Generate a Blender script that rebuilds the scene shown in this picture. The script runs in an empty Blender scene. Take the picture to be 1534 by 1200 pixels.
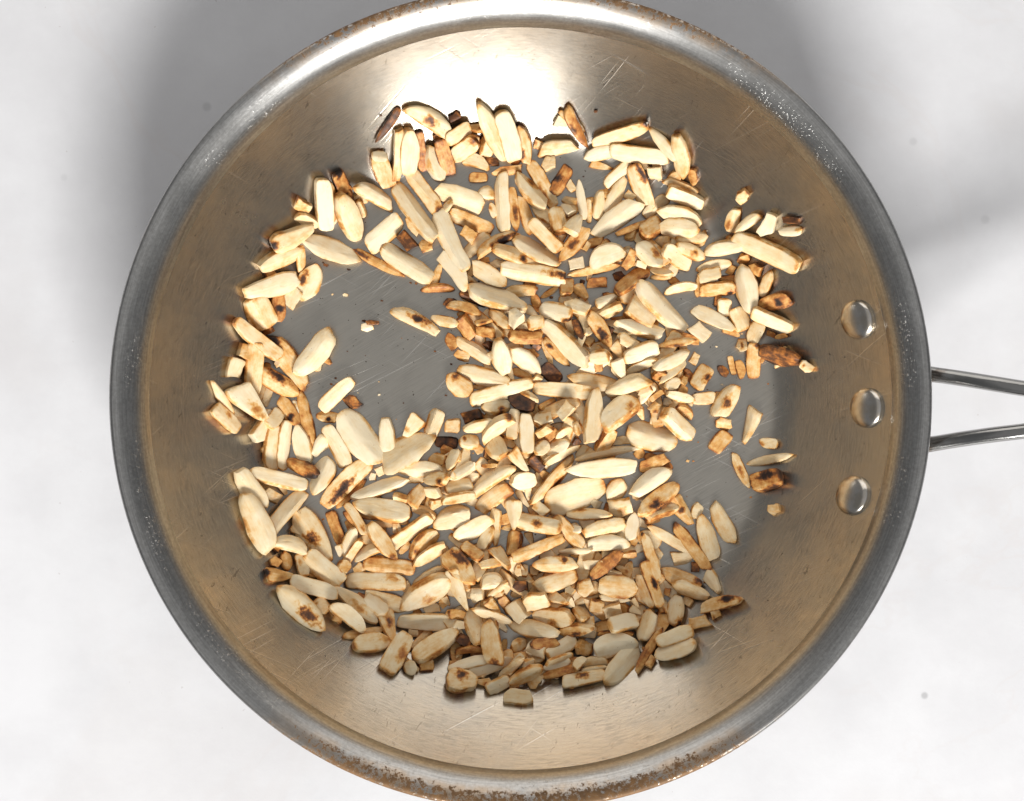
import bpy, bmesh, math, random
import numpy as np
from mathutils import Vector, Matrix, noise as mnoise

# ------------------------------------------------------------------ camera, world, lights, exposure
scene = bpy.context.scene
C = scene.collection
PX = 4624.0            # photograph pixels per metre in the plane of the pan's lip
LIP_Z = 0.0475
CAM_D = 0.60           # camera height above the lip
FPX = PX * CAM_D
CX, CY = -13.0 / PX, -3.0 / PX     # optical axis relative to the pan's centre

cam_data = bpy.data.cameras.new('camera')
cam_data.sensor_width = 36.0
cam_data.lens = 36.0 * FPX / 1534.0
cam_data.clip_start = 0.01
cam_data.clip_end = 50.0
cam = bpy.data.objects.new('camera', cam_data)
cam.location = (CX, CY, LIP_Z + CAM_D)
C.objects.link(cam)
scene.camera = cam

def at(x, y, z):
    """photograph pixel -> point of the place at height z"""
    k = (CAM_D + LIP_Z - z) / FPX
    return CX + (x - 767.0) * k, CY - (y - 600.0) * k

world = bpy.data.worlds.new('World')
scene.world = world
world.use_nodes = True
bg = world.node_tree.nodes['Background']
bg.inputs['Color'].default_value = (0.95, 0.97, 1.0, 1)
bg.inputs['Strength'].default_value = 0.185

def area(name, loc, target, sx, sy, power, col):
    d = bpy.data.lights.new(name, 'AREA')
    d.shape = 'RECTANGLE'; d.size = sx; d.size_y = sy
    d.energy = power; d.color = col
    o = bpy.data.objects.new(name, d)
    o.location = loc
    o.rotation_euler = (Vector(target) - Vector(loc)).to_track_quat('-Z', 'Y').to_euler()
    C.objects.link(o)
    return o
EL = math.radians(33)
KD, AZ = 2.2, math.radians(-81)
area('window_light', (KD * math.cos(EL) * math.cos(AZ), KD * math.cos(EL) * math.sin(AZ), KD * math.sin(EL)), (0, 0, 0.02), 0.98, 0.52, 83, (1.0, 0.983, 0.955))
area('ceiling_bounce', (0, 0.0, 2.3), (0, 0, 0), 3.0, 3.0, 6.8, (1.0, 0.985, 0.97))
area('far_wall_bounce', (0.0, 1.7, 0.80), (0, 0, 0), 2.2, 1.5, 16, (1.0, 0.96, 0.91))

scene.view_settings.view_transform = 'Standard'
scene.view_settings.look = 'None'
scene.view_settings.gamma = 1
scene.view_settings.exposure = 0
scene.view_settings.use_curve_mapping = False
scene.cycles.max_bounces = 6
scene.cycles.glossy_bounces = 4
scene.cycles.caustics_reflective = True

# ------------------------------------------------------------------ node helpers
class NT:
    def __init__(s, name):
        s.m = bpy.data.materials.new(name); s.m.use_nodes = True
        s.t = s.m.node_tree; s.n = s.t.nodes; s.l = s.t.links
        s.bsdf = s.n['Principled BSDF']
    def node(s, typ, **kw):
        nd = s.n.new(typ)
        for k, v in kw.items(): setattr(nd, k, v)
        return nd
    def link(s, a, b): s.l.new(a, b)
    def put(s, sock, v):
        if hasattr(v, 'is_linked') or hasattr(v, 'links'): s.l.new(v, sock)
        else: sock.default_value = v
    def math(s, op, a, b=0.0, c=0.0, clamp=False):
        nd = s.node('ShaderNodeMath', operation=op, use_clamp=clamp)
        for i, v in enumerate((a, b, c)): s.put(nd.inputs[i], v)
        return nd.outputs[0]
    def remap(s, v, a, b, c=0.0, d=1.0, smooth=True):
        nd = s.node('ShaderNodeMapRange', interpolation_type='SMOOTHSTEP' if smooth else 'LINEAR')
        s.put(nd.inputs['Value'], v)
        for k, x in zip(('From Min', 'From Max', 'To Min', 'To Max'), (a, b, c, d)): s.put(nd.inputs[k], x)
        return nd.outputs['Result']
    def noise(s, vec, scale, detail=3.0, rough=0.55, dist=0.0):
        nd = s.node('ShaderNodeTexNoise')
        if vec is not None: s.link(vec, nd.inputs['Vector'])
        nd.inputs['Scale'].default_value = scale; nd.inputs['Detail'].default_value = detail
        nd.inputs['Roughness'].default_value = rough; nd.inputs['Distortion'].default_value = dist
        return nd.outputs['Fac']
    def mapping(s, vec, loc=(0, 0, 0), rot=(0, 0, 0), scale=(1, 1, 1)):
        nd = s.node('ShaderNodeMapping')
        s.link(vec, nd.inputs['Vector'])
        nd.inputs['Location'].default_value = loc; nd.inputs['Rotation'].default_value = rot; nd.inputs['Scale'].default_value = scale
        return nd.outputs['Vector']
    def mix(s, fac, a, b, mode='MIX'):
        nd = s.node('ShaderNodeMix', data_type='RGBA', blend_type=mode)
        s.put(nd.inputs['Factor'], fac)
        for sock, v in ((nd.inputs['A'], a), (nd.inputs['B'], b)): pass
        ia = [i for i in nd.inputs if i.name == 'A' and i.type == 'RGBA'][0]
        ib = [i for i in nd.inputs if i.name == 'B' and i.type == 'RGBA'][0]
        s.put(ia, a if not isinstance(a, tuple) else (*a, 1)); s.put(ib, b if not isinstance(b, tuple) else (*b, 1))
        return [o for o in nd.outputs if o.type == 'RGBA'][0]
    def obj(s): return s.node('ShaderNodeTexCoord').outputs['Object']
    def sep(s, v):
        nd = s.node('ShaderNodeSeparateXYZ'); s.link(v, nd.inputs[0]); return nd.outputs
    def comb(s, x, y, z):
        nd = s.node('ShaderNodeCombineXYZ')
        for i, v in enumerate((x, y, z)): s.put(nd.inputs[i], v)
        return nd.outputs[0]
    def bump(s, h, strength, dist, normal=None):
        nd = s.node('ShaderNodeBump')
        nd.inputs['Strength'].default_value = strength; nd.inputs['Distance'].default_value = dist
        s.link(h, nd.inputs['Height'])
        if normal is not None: s.link(normal, nd.inputs['Normal'])
        return nd.outputs['Normal']

# ------------------------------------------------------------------ materials
def polar(t, o):
    x, y, z = t.sep(o)[:]
    r = t.math('SQRT', t.math('ADD', t.math('MULTIPLY', x, x), t.math('MULTIPLY', y, y)))
    a = t.math('ARCTAN2', y, x)
    return x, y, z, r, a

def stretched(t, o, ang, along, across, loc=(0, 0, 0)):
    nd = t.node('ShaderNodeMapping', vector_type='TEXTURE')
    t.link(o, nd.inputs['Vector'])
    nd.inputs['Location'].default_value = loc; nd.inputs['Rotation'].default_value = (0, 0, ang)
    nd.inputs['Scale'].default_value = (1 / along, 1 / across, 1)
    return nd.outputs['Vector']

def scratches(t, o, seed=0.0, n=3, density=(0.72, 0.82)):
    """a few long thin scratches in odd directions -> 0..1"""
    tot = None
    rnd = random.Random(int(seed * 10) + 3)
    for i in range(n):
        ang = rnd.uniform(0, math.pi)
        m = t.remap(t.noise(stretched(t, o, ang, 20, 1500, (rnd.random(), rnd.random(), 0)), 1.0, 0.0, 0.4, 0.35), density[0], density[1])
        tot = m if tot is None else t.math('MAXIMUM', tot, m)
    return t.math('MULTIPLY', tot, t.remap(t.noise(o, 40.0, 1.0), 0.45, 0.66))

def mat_steel():
    t = NT('brushed_steel')
    o = t.obj()
    x, y, z, r, a = polar(t, o)
    # grain: straight brushing on the floor, spun rings round the sloping wall
    grain_floor = t.noise(stretched(t, o, 0.55, 90, 3800), 1.0, 2.0, 0.6)
    pv = t.comb(t.math('MULTIPLY', a, 22.0), t.math('MULTIPLY', r, 2100.0), 0.0)
    grain_wall = t.noise(pv, 1.0, 3.0, 0.7)
    wallm = t.remap(r, 0.086, 0.098)
    grain = t.math('ADD', t.math('MULTIPLY', grain_floor, t.math('SUBTRACT', 1.0, wallm)), t.math('MULTIPLY', grain_wall, wallm))
    scr = scratches(t, o, 1.0, 4)
    blotch = t.noise(o, 55.0, 4.0, 0.6)
    # patchy brownish gold on the sloping wall: oil film plus painted-in warm reflection
    film_reflection = t.math('MULTIPLY', t.remap(r, 0.074, 0.116), t.remap(t.noise(o, 32.0, 5.0, 0.7), 0.36, 0.64, 0.15, 1.0))
    film_reflection = t.math('MULTIPLY', film_reflection, t.remap(t.math('ABSOLUTE', t.math('SINE', a)), 0.55, 0.96, 1.0, 0.55))
    base = t.mix(t.math('MULTIPLY', blotch, 0.5), (0.54, 0.505, 0.445), (0.40, 0.37, 0.32))
    base = t.mix(film_reflection, base, (0.67, 0.57, 0.44))
    base = t.mix(t.math('MULTIPLY', t.remap(grain, 0.38, 0.68), t.remap(t.noise(o, 90.0, 3.0, 0.6), 0.3, 0.7, 0.08, 0.40)), base, (0.22, 0.205, 0.18))
    base = t.mix(t.math('MULTIPLY', scr, 0.34), base, (0.86, 0.84, 0.80))
    pit = t.math('MULTIPLY', t.remap(t.noise(stretched(t, o, 1.1, 300, 900), 1.0, 2.0, 0.6, 1.2), 0.66, 0.72), wallm)
    base = t.mix(t.math('MULTIPLY', pit, 0.45), base, (0.10, 0.07, 0.045))
    spots = t.remap(t.noise(o, 900.0, 1.0, 0.5), 0.76, 0.79)
    base = t.mix(t.math('MULTIPLY', spots, 0.85), base, (0.06, 0.04, 0.025))
    t.link(base, t.bsdf.inputs['Base Color'])
    t.bsdf.inputs['Metallic'].default_value = 1.0
    ro = t.math('ADD', 0.25, t.math('MULTIPLY', blotch, 0.12))
    ro = t.math('SUBTRACT', ro, t.math('MULTIPLY', wallm, 0.06))
    tg = t.node('ShaderNodeTangent', direction_type='RADIAL', axis='Z')
    t.link(tg.outputs[0], t.bsdf.inputs['Tangent'])
    t.link(t.math('MULTIPLY', wallm, 0.86), t.bsdf.inputs['Anisotropic'])
    t.bsdf.inputs['Anisotropic Rotation'].default_value = 0.25
    t.link(ro, t.bsdf.inputs['Roughness'])
    hgt = t.math('ADD', t.math('MULTIPLY', grain, 0.35), t.math('MULTIPLY', scr, 0.45))
    t.link(t.bump(hgt, 0.6, 0.00012), t.bsdf.inputs['Normal'])
    return t.m

def mat_lip():
    t = NT('stained_lip_steel')
    o = t.obj()
    x, y, z, r, a = polar(t, o)
    blotch = t.noise(o, 70.0, 4.0, 0.65)
    ring = t.noise(t.comb(t.math('MULTIPLY', a, 7.0), t.math('MULTIPLY', r, 2400.0), 0.0), 1.0, 3.0, 0.65)
    wear = t.remap(t.math('ADD', t.math('MULTIPLY', ring, 0.55), t.math('MULTIPLY', t.noise(o, 900.0, 4.0, 0.7), 0.5)), 0.40, 0.70)
    base = t.mix(wear, (0.31, 0.305, 0.295), (0.46, 0.455, 0.445))
    # worn, pitted band with bright nicks
    nick = t.math('MULTIPLY', t.remap(t.noise(t.mapping(o, scale=(1, 1, 1)), 1100.0, 3.0, 0.7), 0.60, 0.68),
                  t.math('MULTIPLY', t.remap(t.noise(o, 38.0, 2.0), 0.46, 0.62), t.math('MULTIPLY', t.remap(r, 0.1236, 0.1250), t.remap(r, 0.1300, 0.1280))))
    # baked-on grease: brown freckles, thickest at the far and the near side of the lip and on its outer edge
    sn = t.math('SINE', a)
    near = t.math('MULTIPLY', t.remap(sn, -0.70, -0.93), t.remap(t.math('ADD', r, t.math('MULTIPLY', t.noise(o, 60.0, 2.0), 0.003)), 0.1258, 0.1312, 0.0, 1.18))
    far = t.math('MULTIPLY', t.remap(sn, 0.66, 0.93), t.remap(r, 0.1262, 0.1312, 0.0, 1.02))
    where = t.math('ADD', t.math('MAXIMUM', near, far), t.math('MULTIPLY', t.remap(r, 0.1305, 0.1335), 0.28))
    where = t.math('ADD', where, t.math('MULTIPLY', t.remap(t.noise(o, 22.0, 2.0), 0.45, 0.7), 0.18))
    freck = t.noise(o, 620.0, 6.0, 0.78)
    thr = t.math('SUBTRACT', 0.80, t.math('MULTIPLY', where, 0.275))
    stain = t.remap(t.math('SUBTRACT', freck, thr), -0.02, 0.05)
    tint = t.math('MULTIPLY', t.remap(where, 0.2, 1.1), t.remap(t.noise(o, 120.0, 4.0, 0.7), 0.3, 0.65))
    base = t.mix(t.math('MULTIPLY', tint, 0.50), base, (0.48, 0.31, 0.16))
    dark = t.mix(t.noise(o, 400.0, 2.0), (0.050, 0.028, 0.015), (0.30, 0.155, 0.055))
    base = t.mix(stain, base, dark)
    base = t.mix(t.math('MULTIPLY', nick, 0.6), base, (0.75, 0.75, 0.74))
    t.link(base, t.bsdf.inputs['Base Color'])
    t.link(t.math('SUBTRACT', 1.0, t.math('MULTIPLY', stain, 0.85)), t.bsdf.inputs['Metallic'])
    t.link(t.math('ADD', t.math('ADD', 0.25, t.math('MULTIPLY', blotch, 0.16)), t.math('MULTIPLY', stain, 0.3)), t.bsdf.inputs['Roughness'])
    pv = t.comb(t.math('MULTIPLY', a, 14.0), t.math('MULTIPLY', r, 2600.0), 0.0)
    hgt = t.math('ADD', t.math('MULTIPLY', t.noise(pv, 1.0, 2.0, 0.6), 0.12), t.math('MULTIPLY', nick, 0.8))
    n = t.bump(hgt, 0.5, 0.00016)
    t.link(n, t.bsdf.inputs['Normal'])
    return t.m

def mat_polished():
    t = NT('polished_steel')
    o = t.obj()
    b = t.noise(o, 160.0, 4.0, 0.6)
    base = t.mix(t.remap(b, 0.35, 0.7), (0.62, 0.60, 0.57), (0.50, 0.45, 0.38))
    t.link(base, t.bsdf.inputs['Base Color'])
    t.bsdf.inputs['Metallic'].default_value = 1.0
    t.link(t.math('ADD', 0.17, t.math('MULTIPLY', b, 0.12)), t.bsdf.inputs['Roughness'])
    n = t.bump(scratches(t, o, 6.0, 4), 0.25, 0.00008)
    t.link(n, t.bsdf.inputs['Normal'])
    return t.m

def mat_handle():
    t = NT('handle_steel')
    o = t.obj()
    b = t.noise(o, 120.0, 4.0, 0.6)
    x, y, z = t.sep(o)[:]
    near = t.math('MULTIPLY', t.remap(x, 0.150, 0.128), t.remap(t.noise(o, 190.0, 4.0, 0.7), 0.48, 0.60))
    base = t.mix(b, (0.36, 0.355, 0.345), (0.24, 0.237, 0.23))
    base = t.mix(t.math('MULTIPLY', near, 0.8), base, (0.12, 0.075, 0.045))
    t.link(base, t.bsdf.inputs['Base Color'])
    t.bsdf.inputs['Metallic'].default_value = 1.0
    t.link(t.math('ADD', 0.13, t.math('MULTIPLY', b, 0.14)), t.bsdf.inputs['Roughness'])
    n = t.bump(t.noise(t.mapping(o, scale=(60, 900, 900)), 1.0, 3.0), 0.15, 0.0002)
    t.link(n, t.bsdf.inputs['Normal'])
    return t.m

def mat_table():
    t = NT('white_plaster')
    o = t.obj()
    n1 = t.noise(o, 7.0, 5.0, 0.6)
    n2 = t.noise(o, 34.0, 5.0, 0.65)
    base = t.mix(t.remap(t.math('ADD', t.math('MULTIPLY', n1, 0.6), t.math('MULTIPLY', n2, 0.4)), 0.38, 0.64), (0.705, 0.707, 0.726), (0.635, 0.634, 0.652))
    vein = t.math('ABSOLUTE', t.math('SUBTRACT', t.noise(o, 5.0, 6.0, 0.62, 0.6), 0.5))
    vein = t.math('MULTIPLY', t.remap(vein, 0.0, 0.012, 1.0, 0.0), t.remap(n1, 0.42, 0.62))
    base = t.mix(t.math('MULTIPLY', vein, 0.22), base, (0.62, 0.58, 0.57))
    patch = t.remap(t.noise(t.mapping(o, loc=(0.37, 0.1, 0)), 6.0, 5.0, 0.6), 0.54, 0.62)
    base = t.mix(t.math('MULTIPLY', patch, 0.22), base, (0.61, 0.585, 0.58))
    # a few round grey smudges in the plaster
    tot = None
    for (px, py, rad, k) in ((1385, 1042, 7, .55), (310, 160, 9, .32), (1476, 329, 9, .22), (1368, 212, 8, .20), (96, 266, 7, .14), (232, 482, 6, .10), (493, 1126, 8, .12)):
        wx, wy = at(px, py, 0.0)
        d = t.node('ShaderNodeVectorMath', operation='DISTANCE')
        t.link(t.mapping(o, scale=(1, 1, 0)), d.inputs[0]); d.inputs[1].default_value = (wx, wy, 0)
        m = t.remap(d.outputs['Value'], rad * 0.00024, rad * 0.00024 * 0.35, 0.0, k)
        tot = m if tot is None else t.math('MAXIMUM', tot, m)
    base = t.mix(tot, base, (0.30, 0.30, 0.31))
    speck = t.remap(t.noise(o, 420.0, 2.0, 0.5), 0.765, 0.785)
    base = t.mix(t.math('MULTIPLY', speck, 0.30), base, (0.35, 0.30, 0.28))
    t.link(base, t.bsdf.inputs['Base Color'])
    t.bsdf.inputs['Roughness'].default_value = 0.55
    n = t.bump(n2, 0.10, 0.002)
    t.link(n, t.bsdf.inputs['Normal'])
    return t.m

def mat_almond():
    t = NT('toasted_almond')
    o = t.obj()
    at_ = t.node('ShaderNodeAttribute', attribute_name='tone')
    lo_ = t.node('ShaderNodeAttribute', attribute_name='place')
    sc = t.node('ShaderNodeSeparateColor'); t.link(at_.outputs['Color'], sc.inputs[0])
    toast, char, spot = sc.outputs[0], sc.outputs[1], sc.outputs[2]
    seed = at_.outputs['Alpha']
    u, v, h = t.sep(lo_.outputs['Vector'])[:]
    off = t.node('ShaderNodeVectorMath', operation='ADD')
    t.link(o, off.inputs[0]); t.link(t.comb(seed, t.math('MULTIPLY', seed, 1.7), 0.0), off.inputs[1])
    p = off.outputs[0]
    n1 = t.noise(p, 330.0, 4.0, 0.62)
    n2 = t.noise(p, 1150.0, 3.0, 0.6)
    fib = t.noise(t.mapping(p, scale=(260, 1500, 1500)), 1.0, 2.0, 0.6)
    amp = t.math('ADD', 0.24, t.math('MULTIPLY', toast, 1.25))
    f = t.math('ADD', toast, t.math('MULTIPLY', t.math('SUBTRACT', n1, 0.5), amp))
    f = t.math('ADD', f, t.math('MULTIPLY', t.math('SUBTRACT', fib, 0.5), 0.24))
    f = t.math('ADD', f, t.math('MULTIPLY', t.math('SUBTRACT', t.noise(p, 120.0, 1.0), 0.5), 0.34))
    # the cut faces stay pale, the rubbed edges and ends take colour first
    av = t.math('ABSOLUTE', v); au = t.math('ABSOLUTE', u)
    edge = t.math('MULTIPLY', t.remap(t.math('MAXIMUM', av, au), 0.74, 1.0), t.remap(n1, 0.25, 0.58))
    f = t.math('ADD', f, t.math('MULTIPLY', edge, 0.31))
    # scorched spot where the sliver lay on the hot steel
    vc = t.math('MULTIPLY', t.math('SINE', t.math('MULTIPLY', seed, 41.0)), 0.55)
    el = t.remap(t.math('SINE', t.math('MULTIPLY', seed, 67.0)), -1.0, 1.0, 0.20, 0.55, smooth=False)
    du = t.math('DIVIDE', t.math('SUBTRACT', u, spot), el)
    dv = t.math('DIVIDE', t.math('SUBTRACT', v, vc), 0.55)
    d = t.math('SQRT', t.math('ADD', t.math('MULTIPLY', du, du), t.math('MULTIPLY', dv, dv)))
    d = t.math('ADD', d, t.math('MULTIPLY', t.math('SUBTRACT', t.noise(p, 520.0, 3.0, 0.6), 0.5), 1.9))
    f = t.math('ADD', f, t.math('MULTIPLY', char, t.remap(d, 1.25, 0.0)))
    ramp = t.node('ShaderNodeValToRGB')
    cr = ramp.color_ramp
    stops = [(0.0, (0.85, 0.725, 0.505)), (0.18, (0.79, 0.595, 0.335)), (0.36, (0.68, 0.37, 0.115)),
             (0.54, (0.42, 0.150, 0.032)), (0.72, (0.125, 0.048, 0.018)), (1.0, (0.022, 0.011, 0.008))]
    cr.elements[0].position = 0; cr.elements[0].color = (*stops[0][1], 1)
    cr.elements[1].position = 1; cr.elements[1].color = (*stops[-1][1], 1)
    for ps, c in stops[1:-1]:
        e = cr.elements.new(ps); e.color = (*c, 1)
    t.link(f, ramp.inputs['Fac'])
    speck = t.remap(t.noise(p, 1300.0, 1.0, 0.4), 0.77, 0.80)
    base = t.mix(t.math('MULTIPLY', speck, 0.6), ramp.outputs['Color'], (0.30, 0.13, 0.045))
    t.link(base, t.bsdf.inputs['Base Color'])
    t.link(t.remap(n2, 0.3, 0.7, 0.42, 0.62), t.bsdf.inputs['Roughness'])
    t.bsdf.inputs['Specular IOR Level'].default_value = 0.35
    n = t.bump(t.math('ADD', t.math('MULTIPLY', fib, 0.6), t.math('MULTIPLY', n1, 0.6)), 0.16, 0.0006)
    t.link(n, t.bsdf.inputs['Normal'])
    return t.m

M = dict(steel=mat_steel(), lip=mat_lip(), polished=mat_polished(), handle=mat_handle(), table=mat_table(), almond=mat_almond())

# ------------------------------------------------------------------ object helpers
def link_mesh(name, verts, faces, mat, parent=None, smooth=True, sharp=None):
    me = bpy.data.meshes.new(name)
    me.from_pydata(verts, [], faces)
    me.materials.append(M[mat])
    if smooth: me.shade_smooth()
    if sharp is not None: me.set_sharp_from_angle(angle=math.radians(sharp))
    o = bpy.data.objects.new(name, me)
    C.objects.link(o)
    if parent is not None: o.parent = parent
    return o

def tag(o, label=None, cat=None, group=None, kind=None):
    if label: o['label'] = label
    if cat: o['category'] = cat
    if group: o['group'] = group
    if kind: o['kind'] = kind

# ------------------------------------------------------------------ the table
bm = bmesh.new()
bmesh.ops.create_cube(bm, size=1.0, matrix=Matrix.Translation((0, 0, -0.015)) @ Matrix.Diagonal((2.2, 1.8, 0.03, 1)))
bmesh.ops.bevel(bm, geom=list(bm.edges), offset=0.003, segments=2, affect='EDGES')
me = bpy.data.meshes.new('table_top'); bm.to_mesh(me); bm.free(); me.materials.append(M['table'])
table = bpy.data.objects.new('table_top', me); C.objects.link(table)
tag(table, 'white plaster table top with faint grey smudges under the pan', 'table', kind='structure')

# ------------------------------------------------------------------ the frying pan
FLOOR_Z = 0.0030
R0, R1 = 0.0835, 0.1222
def slope_at(s):
    """steepness of the wall: a fillet at the floor, then an almost straight flare"""
    k = min(1.0, s / 0.34)
    return math.radians(42.5 * k * (1.6 - 0.6 * k) + 12.0 * (max(0.0, s - 0.34) / 0.66) ** 1.4)
def wall_profile(n=40):
    pts = []; z = FLOOR_Z; pr = R0
    for i in range(n + 1):
        s = i / n
        r = R0 + (R1 - R0) * s
        if i:
            sm = (i - 0.5) / n
            z += (r - pr) * math.tan(slope_at(sm))
        pts.append((r, z)); pr = r
    return pts
WALL = wall_profile()
WR = np.array([p[0] for p in WALL]); WZ = np.array([p[1] for p in WALL])
WALL_TOP = WALL[-1][1]
def pan_height(r):
    return np.where(r < R0, FLOOR_Z, np.interp(r, WR, WZ))

def catmull(pts, per=5):
    out = []
    P = [pts[0]] + list(pts) + [pts[-1]]
    for i in range(1, len(P) - 2):
        p0, p1, p2, p3 = (np.array(q, float) for q in P[i - 1:i + 3])
        for k in range(per):
            s = k / per
            out.append(tuple(0.5 * (2 * p1 + (p2 - p0) * s + (2 * p0 - 5 * p1 + 4 * p2 - p3) * s * s + (3 * p1 - p0 - 3 * p2 + p3) * s ** 3)))
    out.append(tuple(pts[-1]))
    return out

def lathe(name, prof, mat, parent, seg=224, wob=0.0):
    verts, faces = [], []
    rings = []
    for (r, z) in prof:
        if r < 1e-6:
            rings.append([len(verts)]); verts.append((0, 0, z)); continue
        ring = []
        for k in range(seg):
            a = 2 * math.pi * k / seg
            w = 1 + wob * (mnoise.noise((math.cos(a) * 2.1, math.sin(a) * 2.1, 0.3)))
            ring.append(len(verts)); verts.append((r * w * math.cos(a), r * w * math.sin(a), z))
        rings.append(ring)
    for A, B in zip(rings, rings[1:]):
        if len(A) == 1:
            faces += [(A[0], B[k], B[(k + 1) % seg]) for k in range(seg)]
        elif len(B) == 1:
            faces += [(A[k], B[0], A[(k + 1) % seg]) for k in range(seg)]
        else:
            faces += [(A[k], B[k], B[(k + 1) % seg], A[(k + 1) % seg]) for k in range(seg)]
    return link_mesh(name, verts, faces, mat, parent)

pan = bpy.data.objects.new('frying_pan', None); C.objects.link(pan)
tag(pan, 'steel frying pan with stained lip, three rivets and forked handle', 'frying pan')
inner = [(0, FLOOR_Z), (0.02, FLOOR_Z), (0.045, FLOOR_Z), (0.065, FLOOR_Z), (0.076, FLOOR_Z)] + WALL
lathe('cooking_surface', inner, 'steel', pan, wob=0.0)
dz = LIP_Z - WALL_TOP
lip_in = catmull([(R1, WALL_TOP), (0.1235, WALL_TOP + dz * 0.33), (0.1256, WALL_TOP + dz * 0.62), (0.1283, WALL_TOP + dz * 0.84), (0.1308, WALL_TOP + dz * 0.97),
          (0.1324, LIP_Z), (0.1333, LIP_Z - 0.0005), (0.1336, LIP_Z - 0.0014), (0.1331, LIP_Z - 0.0021)], 5)
lip = lathe('lip', lip_in, 'lip', pan, seg=256)
tag(lip, 'worn grey lip freckled with baked-on brown grease')
outer = [(0.1331, LIP_Z - 0.0021)] + catmull([(0.1322, LIP_Z - 0.0024), (0.1285, LIP_Z - 0.0050), (0.1262, WALL_TOP - 0.001), (0.1238, 0.026), (0.1175, 0.0135), (0.108, 0.0050), (0.098, 0.0014), (0.088, 0.0004)], 4) + [(0.05, 0.0003), (0, 0.0003)]
lathe('outer_shell', outer, 'handle', pan)

# three rivets on the sloping wall beside the handle
def rivet(px, py):
    for _ in range(4):
        z = 0.02 if _ == 0 else float(pan_height(np.array(r)))
        x, y = at(px, py, z); r = math.hypot(x, y)
    a = math.atan2(y, x)
    e = 0.0005
    slope = math.atan2(float(pan_height(np.array(r + e)) - pan_height(np.array(r - e))), 2 * e)
    nrm = Vector((-math.sin(slope) * math.cos(a), -math.sin(slope) * math.sin(a), math.cos(slope)))
    verts, faces = [], []
    prof = [(0.0066, -0.0022), (0.0067, 0.0002), (0.0067, 0.0007), (0.0065, 0.0011), (0.0059, 0.00165), (0.0048, 0.00205), (0.0032, 0.0024), (0.0016, 0.00255)]
    seg = 40
    for (rr, zz) in prof:
        for k in range(seg):
            b = 2 * math.pi * k / seg
            verts.append((rr * math.cos(b), rr * math.sin(b), zz))
    verts.append((0, 0, 0.0026))
    for i in range(len(prof) - 1):
        for k in range(seg):
            faces.append((i * seg + k, i * seg + (k + 1) % seg, (i + 1) * seg + (k + 1) % seg, (i + 1) * seg + k))
    L = (len(prof) - 1) * seg
    faces += [(L + k, L + (k + 1) % seg, len(verts) - 1) for k in range(seg)]
    o = link_mesh('rivet', verts, faces, 'polished', pan)
    o.location = (x, y, z)
    o.rotation_euler = nrm.to_track_quat('Z', 'Y').to_euler()
    return o
for p in ((1285, 479), (1299, 611), (1278, 742)): rivet(*p)

# forked handle: a riveted strap, two prongs that draw together, one bar beyond
handle = bpy.data.objects.new('handle', None); C.objects.link(handle); handle.parent = pan
def sweep(name, pts, widths, heights, parent):
    P = catmull(pts, 6); W = catmull([(w, h) for w, h in zip(widths, heights)], 6)
    sec = []
    for k in range(20):
        b = 2 * math.pi * k / 20
        c, s = math.cos(b), math.sin(b)
        sec.append((math.copysign(abs(c) ** 0.8, c), math.copysign(abs(s) ** 0.8, s)))
    verts, faces = [], []
    for i, p in enumerate(P):
        q0 = Vector(P[max(0, i - 1)]); q1 = Vector(P[min(len(P) - 1, i + 1)])
        tn = (q1 - q0).normalized()
        sd = Vector((0, 0, 1)).cross(tn).normalized(); up = tn.cross(sd)
        for (c, s) in sec:
            verts.append(tuple(Vector(p) + sd * c * W[i][0] / 2 + up * s * W[i][1] / 2))
    n = 20
    for i in range(len(P) - 1):
        for k in range(n):
            faces.append((i * n + k, i * n + (k + 1) % n, (i + 1) * n + (k + 1) % n, (i + 1) * n + k))
    faces.append(tuple(range(n - 1, -1, -1))); faces.append(tuple(range(len(verts) - n, len(verts))))
    return link_mesh(name, verts, faces, 'handle', parent, sharp=45)
def hp(x, y, z):
    a, b = at(x, y, z); return (a, b, z)
up = [(1318, 556, .024), (1360, 557, .029), (1397, 561, .033), (1440, 567, .037), (1490, 575, .042), (1540, 583, .046), (1640, 596, .053), (1760, 604, .060)]
lo = [(1318, 672, .024), (1360, 670, .029), (1397, 665, .033), (1440, 658, .037), (1490, 651, .042), (1540, 645, .046), (1640, 631, .053), (1760, 622, .060)]
for pts in (up, lo):
    sweep('prong', [hp(*p) for p in pts], [.0075, .0062, .0052, .0051, .0051, .0051, .0052, .0054], [.007, .0065, .006, .006, .006, .006, .006, .006], handle)
sweep('grip', [hp(1735, 613, .0590), hp(1800, 613, .066), hp(2000, 613, .084), hp(2250, 613, .104), hp(2520, 613, .122), hp(2600, 613, .126)],
      [.010, .012, .014, .015, .014, .010], [.006, .007, .008, .008, .008, .006], handle)
# the strap follows the outside of the wall
sv, sf = [], []
for i in range(25):
    a = math.radians(-19 + 38 * i / 24) - 0.02
    for (r, z) in ((0.1185, 0.0105), (0.1245, 0.0225), (0.1263, 0.0285), (0.1283, 0.0280), (0.1265, 0.0215), (0.1205, 0.0095)):
        sv.append((r * math.cos(a), r * math.sin(a), z))
for i in range(24):
    for k in range(6):
        sf.append((i * 6 + k, i * 6 + (k + 1) % 6, (i + 1) * 6 + (k + 1) % 6, (i + 1) * 6 + k))
sf.append((5, 4, 3, 2, 1, 0)); sf.append(tuple(24 * 6 + k for k in range(6)))
link_mesh('strap', sv, sf, 'handle', handle, sharp=40)

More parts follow.
